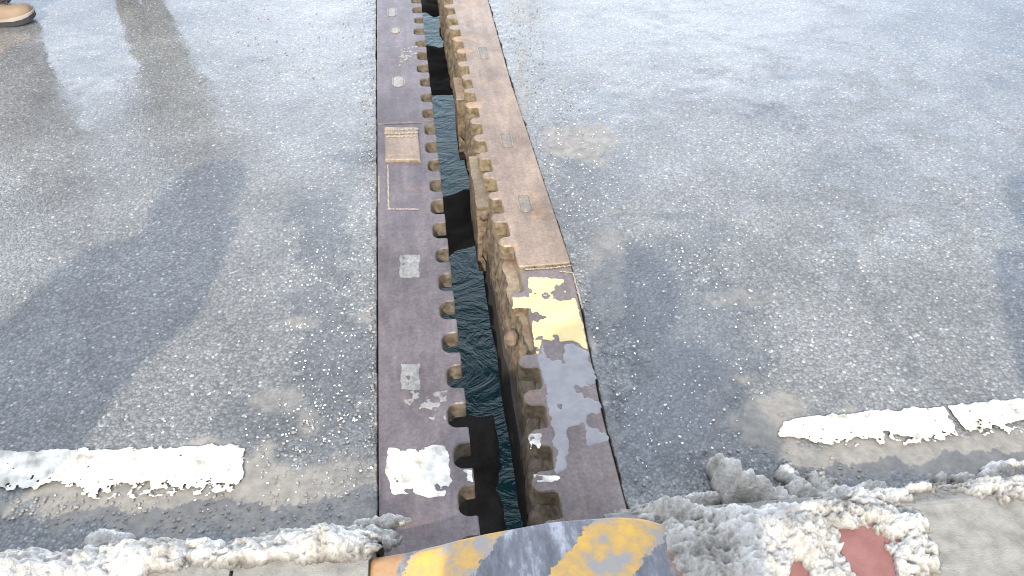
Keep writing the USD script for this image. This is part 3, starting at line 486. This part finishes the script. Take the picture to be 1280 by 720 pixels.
# ------------------------------------------------------------------ loose grit and salt grains
def grit(name, m, count, places, size, seed, label):
    rng = np.random.default_rng(seed); pos, sc, qs = [], [], []
    tot = sum(p[4] for p in places)
    for a, b, ra, rb, wgt in places:
        for _ in range(int(count * wgt / tot)):
            ang, r = rng.uniform(0, 6.283), math.sqrt(rng.uniform())
            c = G(a + ra * r * math.cos(ang), b + rb * r * math.sin(ang))
            if c[1] < float(ykerb(c[0])) + 0.07 or (-0.17 < c[0] < 0.41): continue
            s = size * rng.uniform(0.45, 1.0) ** 1.5; pos.append((c[0], c[1], -0.002 + s * 0.3)); sc.append((s * rng.uniform(0.8, 1.5), s * rng.uniform(0.7, 1.2), s * rng.uniform(0.5, 0.9))); an = rng.uniform(0, 3.14); qs.append((math.cos(an), 0, 0, math.sin(an)))
    pi = UsdGeom.PointInstancer.Define(stage, numbered('/World', name)); path = str(pi.GetPath())
    g = trimesh.creation.icosphere(1, 1.0); v = np.array(g.vertices); v *= (0.75 + 0.5 * meshkit.noise(v * 1.7, seed))[:, None]
    usdkit.mesh(stage, path + '/grain', (v, np.array(g.faces)), m, False)
    pi.CreatePrototypesRel().SetTargets([path + '/grain']); pi.CreateProtoIndicesAttr([0] * len(pos))
    pi.CreatePositionsAttr([Gf.Vec3f(*map(float, p)) for p in pos]); pi.CreateScalesAttr([Gf.Vec3f(*map(float, p)) for p in sc]); pi.CreateOrientationsAttr([Gf.Quath(*map(float, q)) for q in qs])
    data(pi.GetPrim(), label=label, category='grit', kind='stuff')
M_SALT = paint('salt_grain', (0.45, 0.44, 0.42), (0.80, 0.80, 0.78), 0.3)
M_GRAIN = paint('grey_grain', (0.12, 0.11, 0.10), (0.30, 0.28, 0.25), 0.6)
grit('salt_grains', M_SALT, 1100, [(415, 380, 60, 180, 3.2), (400, 560, 100, 70, 1.2), (730, 190, 60, 90, 1.6), (830, 440, 130, 150, 2.6), (870, 300, 60, 60, 0.7), (700, 160, 40, 140, 0.8), (440, 190, 40, 10, 0.3), (240, 300, 240, 260, 1.3), (1050, 330, 230, 180, 1.0), (150, 620, 190, 25, 0.25)], 0.0029, 5, 'white salt grains scattered over the asphalt by the joint')
grit('stone_grit', M_GRAIN, 2400, [(468, 300, 6, 300, 1.4), (730, 420, 10, 90, 0.5), (655, 90, 26, 110, 1.3), (700, 260, 45, 150, 0.9), (755, 500, 30, 120, 0.7), (400, 560, 90, 80, 0.6), (300, 60, 160, 60, 0.6), (462, 120, 14, 130, 0.5), (900, 600, 200, 40, 0.8), (200, 640, 240, 25, 0.8)], 0.0038, 6, 'loose dark stone grit along the crumbled asphalt edges')

# ------------------------------------------------------------------ people
def sph(p, r): return manifold3d.Manifold.sphere(r, 14).translate([float(c) for c in p])
def bone(a, ra, b, rb): return manifold3d.Manifold.batch_hull([sph(a, ra), sph(b, rb)])
def chain(*js): return [bone(js[i][0], js[i][1], js[i + 1][0], js[i + 1][1]) for i in range(len(js) - 1)]
def fuse(parts, ref=0.02, it=8):
    m = manifold3d.Manifold.batch_boolean(parts, manifold3d.OpType.Add).refine_to_length(ref).to_mesh()
    t = trimesh.Trimesh(np.array(m.vert_properties[:, :3], float), np.array(m.tri_verts)); trimesh.smoothing.filter_taubin(t, iterations=it); return t
def hand(w, d, up, s, curl):
    d = d / np.linalg.norm(d); up = up - d * (up @ d); up /= np.linalg.norm(up); side = np.cross(d, up) * s
    out = [manifold3d.Manifold.batch_hull([sph(w, 0.022), sph(w + d * 0.08 + side * 0.028, 0.012), sph(w + d * 0.08 - side * 0.028, 0.012), sph(w + d * 0.03 + side * 0.028, 0.014)])]
    for k, (o, L) in enumerate(((0.027, 0.066), (0.009, 0.075), (-0.009, 0.070), (-0.027, 0.054))):
        p, q, r0 = w + d * 0.082 + side * o, d.copy(), 0.0088
        for j, fr in enumerate((0.45, 0.32, 0.23)):
            q = q * math.cos(curl) - up * math.sin(curl); n = p + q * L * fr; out.append(bone(p, r0, n, r0 - 0.0008)); p, r0 = n, r0 - 0.0008
            up_k = up; q = q / np.linalg.norm(q)
    p = w + d * 0.025 + side * 0.026; a = p + (d * 0.6 + side * 0.7) * 0.036; b = a + (d * 0.9 + side * 0.15 - up * 0.3) * 0.032
    return out + [bone(p, 0.012, a, 0.0105), bone(a, 0.0105, b, 0.009)]
A = lambda *v: np.array(v, float)
def boot_meshes(s):
    """Laced leather boot, toe towards +y, sole on z = 0."""
    st = [(-0.125, 0.028, 0.10), (-0.115, 0.034, 0.11), (-0.06, 0.036, 0.115), (-0.01, 0.037, 0.105), (0.04, 0.043, 0.088), (0.085, 0.049, 0.078), (0.125, 0.048, 0.072), (0.15, 0.040, 0.064), (0.164, 0.026, 0.050), (0.168, 0.010, 0.034)]
    V, n = [], 18
    for y, w, h in st:
        for k in range(n):
            a = 2 * math.pi * k / n; ca, sa = math.cos(a), math.sin(a)
            V.append((w * np.sign(ca) * abs(ca) ** 0.75 + s * 0.006 * max(0, y) * 8, y, 0.028 + (h - 0.028) * max(0, sa) ** 0.8 - 0.006 * max(0, -sa)))
    f = [[i * n + k, i * n + (k + 1) % n, (i + 1) * n + (k + 1) % n, (i + 1) * n + k] for i in range(len(st) - 1) for k in range(n)]
    f = [t for q in f for t in ((q[0], q[2], q[1]), (q[0], q[3], q[2]))]
    e = (len(st) - 1) * n; f += [(0, k, k + 1) for k in range(1, n - 1)] + [(e, e + k + 1, e + k) for k in range(1, n - 1)]
    up = trimesh.Trimesh(np.array(V), np.array(f), process=False)
    upper = trimesh.remesh.subdivide_loop(up.vertices, up.faces, 1); upper = trimesh.Trimesh(*upper, process=False)
    shaft = fuse([bone((0, -0.075, 0.08), 0.050, (0, -0.07, 0.19), 0.054)], 0.02, 4)
    out = Polygon([(w * 1.0 + 0.005 + s * 0.006 * max(0, y) * 8, y) for y, w, h in st] + [(-w - 0.005 + s * 0.006 * max(0, y) * 8, y) for y, w, h in st[::-1]]).buffer(0.004, 4)
    def spring(m):
        v = np.array(m.vertices); v[:, 2] += 0.020 * np.clip((v[:, 1] - 0.07) / 0.10, 0, 1) ** 2; m.vertices = v; return m
    sole = trimesh.creation.extrude_polygon(out, 0.022, engine='earcut')
    welt = trimesh.creation.extrude_polygon(out.buffer(0.002), 0.009, engine='earcut'); welt.apply_translation([0, 0, 0.0225])
    laces = cat(*[trimesh.creation.cylinder(0.0032, segment=[[-0.022 * q, 0.000 + 0.022 * k, 0.117 - 0.0075 * k], [0.022 * q, 0.014 + 0.022 * k, 0.113 - 0.0075 * k]], sections=8) for k in range(4) for q in (-1, 1)])
    cap = trimesh.creation.cylinder(0.002, segment=[[-0.03, 0.1, 0.076], [0.03, 0.1, 0.076]], sections=6)
    return [spring(q) for q in (cat(upper, shaft), sole, welt)] + [laces]
def cloth(name, c, c2=None): return mat(name, {'n': noise(240, 3), 'n2': noise(6, 4), 'r': ramp((0.3, tuple(0.75 * q for q in c)), (0.7, c2 or tuple(1.2 * q for q in c))), 'b': ('bump', dict(strength=0.4, distance=0.001)), 'b2': ('bump', dict(strength=0.5, distance=0.03)), 'p': ('principled_bsdf', dict(roughness=0.85))},
    [('g.position', 'n.vector'), ('g.position', 'n2.vector'), ('n2.fac', 'r.fac'), ('r.color', 'p.base_color'), ('n2.fac', 'b2.height'), ('n.fac', 'b.height'), ('b2.normal', 'b.normal'), ('b.normal', 'p.normal')])
M_SKIN = paint('skin', (0.50, 0.31, 0.23), (0.58, 0.38, 0.29), 0.5, 20, 0.0004)
M_EYE = paint('eye', (0.05, 0.04, 0.03), (0.75, 0.74, 0.72), 0.2, 60, 0.0001)
M_HAIR = cloth('hair', (0.05, 0.035, 0.025)); M_TAN = cloth('tan_leather', (0.20, 0.135, 0.085), (0.30, 0.215, 0.145)); M_BLACKB = cloth('black_rubber', (0.03, 0.03, 0.03)); M_WELT = cloth('pale_welt', (0.30, 0.26, 0.21)); M_BLEATHER = cloth('black_leather', (0.04, 0.035, 0.03)); M_LACE = cloth('dark_lace', (0.06, 0.055, 0.06))
M_NAVY = cloth('navy_cloth', (0.03, 0.035, 0.06)); M_OLIVE = cloth('olive_cloth', (0.07, 0.065, 0.04)); M_BROWN = cloth('brown_cloth', (0.06, 0.042, 0.03)); M_JEANS = cloth('dark_denim', (0.035, 0.04, 0.06)); M_CHAR = cloth('charcoal_cloth', (0.04, 0.04, 0.042))
def person(label, feet, heading, jacket, trousers, boots, stance=0.12, pose='down', z=0.0, coat=0.78, stagger=0.0, bulk=1.0):
    t = thing('person', label, 'person', (feet[0], feet[1], z), math.degrees(heading), None)
    hips, sh = A(0, 0, 0.93), A(0, 0.02, 1.42)
    legs = {s: [A(s * 0.09, 0, 0.92), A(s * (0.5 * stance + 0.05), 0.03, 0.50), A(s * stance, -0.045 + s * stagger * 0.5, 0.11)] for s in (-1, 1)}
    arms = {}
    for s in (-1, 1):
        S = A(s * 0.185, 0.01, 1.41)
        if pose == 'phone': E, W = A(s * 0.35, 0.08, 1.17), A(s * 0.07, 0.30, 1.31)
        elif pose == 'front': E, W = A(s * 0.27, 0.12, 1.14), A(s * 0.10, 0.38, 1.08)
        else: E, W = A(s * 0.25, -0.02, 1.13), A(s * 0.26, 0.08, 0.88)
        arms[s] = (S, E, W)
    skin = []
    for s in (-1, 1):
        H, K, N = legs[s]; skin += chain((H, 0.075), (K, 0.05), (N, 0.038)) + chain((N, 0.038), (N + A(0, 0.12, -0.07), 0.03))
        S, E, W = arms[s]; skin += chain((S, 0.048), (E, 0.038), (W, 0.026)); skin += chain((A(s * 0.05, 0.01, 1.39), 0.05), (S + A(-s * 0.02, 0, -0.015), 0.045))
        skin += hand(W, (W - E), A(0, -1, 0.2) if pose == 'phone' else A(0, 0, 1), s * (-1), 0.45)
    skin += [manifold3d.Manifold.batch_hull([sph((-0.09, 0, 0.95), 0.09), sph((0.09, 0, 0.95), 0.09), sph((-0.1, 0.01, 1.2), 0.09), sph((0.1, 0.01, 1.2), 0.09)]), manifold3d.Manifold.batch_hull([sph((-0.1, 0.01, 1.2), 0.09), sph((0.1, 0.01, 1.2), 0.09), sph((-0.13, 0.01, 1.38), 0.07), sph((0.13, 0.01, 1.38), 0.07)])]
    skin += chain((A(0, 0, 1.40), 0.065), (A(0, 0.02, 1.55), 0.055))
    hc = A(0, 0.035, 1.645)
    skin += [sph((0, 0, 0), 1.0).scale([0.076, 0.095, 0.112]).translate(hc.tolist()), manifold3d.Manifold.batch_hull([sph(hc + A(0, 0.055, -0.085), 0.028), sph(hc + A(-0.035, 0.01, -0.06), 0.035), sph(hc + A(0.035, 0.01, -0.06), 0.035)])]
    skin += [bone(hc + A(0, 0.09, 0.012), 0.009, hc + A(0, 0.104, -0.028), 0.014), bone(hc + A(-0.02, 0.082, -0.062), 0.007, hc + A(0.02, 0.082, -0.062), 0.007)]
    skin += [sph((0, 0, 0), 1.0).scale([0.012, 0.022, 0.034]).translate((hc + A(s * 0.078, -0.01, -0.005)).tolist()) for s in (-1, 1)]
    obj('body', fuse(skin, 0.012, 4), M_SKIN, t, True)
    for s in (-1, 1): obj('eye', trimesh.creation.icosphere(1, 0.011).apply_translation(hc + A(s * 0.03, 0.083, 0.008)), M_EYE, t, True)
    obj('hair', fuse([(sph((0, 0, 0), 1.0).scale([0.086, 0.105, 0.112]) - manifold3d.Manifold.cube([0.3, 0.3, 0.3], True).translate([0, 0.19, -0.12]) - manifold3d.Manifold.cube([0.3, 0.3, 0.2], True).translate([0, 0, -0.16])).translate((hc + A(0, -0.008, 0.012)).tolist())], 0.015, 3), M_HAIR, t, True)
    jk = [manifold3d.Manifold.batch_hull([sph((-0.13, 0, coat), 0.10 * bulk), sph((0.13, 0, coat), 0.10 * bulk), sph((-0.12, 0.01, 1.15), 0.115 * bulk), sph((0.12, 0.01, 1.15), 0.115 * bulk)]), manifold3d.Manifold.batch_hull([sph((-0.12, 0.01, 1.15), 0.115 * bulk), sph((0.12, 0.01, 1.15), 0.115 * bulk), sph((-0.14, 0.01, 1.38), 0.09), sph((0.14, 0.01, 1.38), 0.09)])]
    jk += [manifold3d.Manifold.batch_hull([sph((0, 0, 1.42), 0.085), sph((0, 0.015, 1.50), 0.068)])]
    jk += [sph((0, 0, 0), 1.0).scale([0.135, 0.135, 0.15]).translate((hc + A(0, -0.035, 0.01)).tolist()) - sph((0, 0, 0), 1.0).scale([0.098, 0.16, 0.125]).translate((hc + A(0, 0.11, -0.01)).tolist())]
    for s in (-1, 1):
        S, E, W = arms[s]; jk += chain((A(s * 0.1, 0.01, 1.39), 0.085), (S, 0.075), (E, 0.064), (E + (W - E) * 0.93, 0.046))
    jm = manifold3d.Manifold.batch_boolean(jk, manifold3d.OpType.Add) - manifold3d.Manifold.cube([2, 2, 1], True).translate([0, 0, coat - 0.52])
    obj('jacket', fuse([jm], 0.02, 6), jacket, t, True)
    tr = [manifold3d.Manifold.batch_hull([sph((-0.08, 0, 0.95), 0.10), sph((0.08, 0, 0.95), 0.10), sph((-0.08, 0, 0.86), 0.10), sph((0.08, 0, 0.86), 0.10)])]
    for s in (-1, 1): H, K, N = legs[s]; tr += chain((H, 0.098), (K, 0.075), (N + A(0, 0, 0.03), 0.066))
    obj('trousers', fuse(tr, 0.02, 6), trousers, t, True)
    for s in (-1, 1):
        b = boot_meshes(s); off = legs[s][2] * [1, 1, 0] + A(0, 0.07, 0)
        for q in b: q.apply_translation(off)
        o = obj('boot', b[0], boots, t, 50); obj('sole', b[1], M_BLACKB, o, 30); obj('welt', b[2], M_WELT, o, 30); obj('laces', b[3], M_LACE, o, True)
    return t
SH = np.array([math.sin(SUN_AZ), math.cos(SUN_AZ)])
# the walker whose boot shows at the top left: faces right, the near boot's toe at pixel (47, 24)
toe = G(46, 24)[:2]; head1 = math.radians(-90) - YAW + math.radians(16)
hd = np.array([-math.sin(head1), math.cos(head1)]); rt = np.array([hd[1], -hd[0]])
foot = toe - hd * (0.168 + 0.07) - rt * 0.11
person('person in tan laced boots and dark trousers at the top left', foot - hd * 0.025, head1, M_BROWN, M_OLIVE, M_TAN, stance=0.11, pose='front', coat=0.26, bulk=1.8, stagger=0.14)
b2 = G(172, -26)[:2]
person('person in dark clothes standing beyond the top edge of the photo', b2, -YAW, M_BROWN, M_OLIVE, M_BLEATHER, stance=0.065, pose='down', coat=0.62, bulk=1.0)
L = 1.87 / math.tan(SUN_EL)
person('person in charcoal jacket on the footway left of the camera', np.array([-0.70, 2.42]) - SH * L, 0.35, M_CHAR, M_JEANS, M_BLEATHER, z=0.118, pose='down', bulk=1.1)
person('person in navy jacket on the footway right of the camera', np.array([2.02, 1.98]) - SH * L, -0.1, M_NAVY, M_CHAR, M_BLEATHER, z=0.118, pose='down', bulk=1.15)
person('photographer in olive jacket holding out a phone with both hands', np.array([-0.155, -0.54]), -YAW * 0.5, M_OLIVE, M_JEANS, M_BLEATHER, stance=0.17, z=0.118, pose='phone', coat=0.72, bulk=1.55)
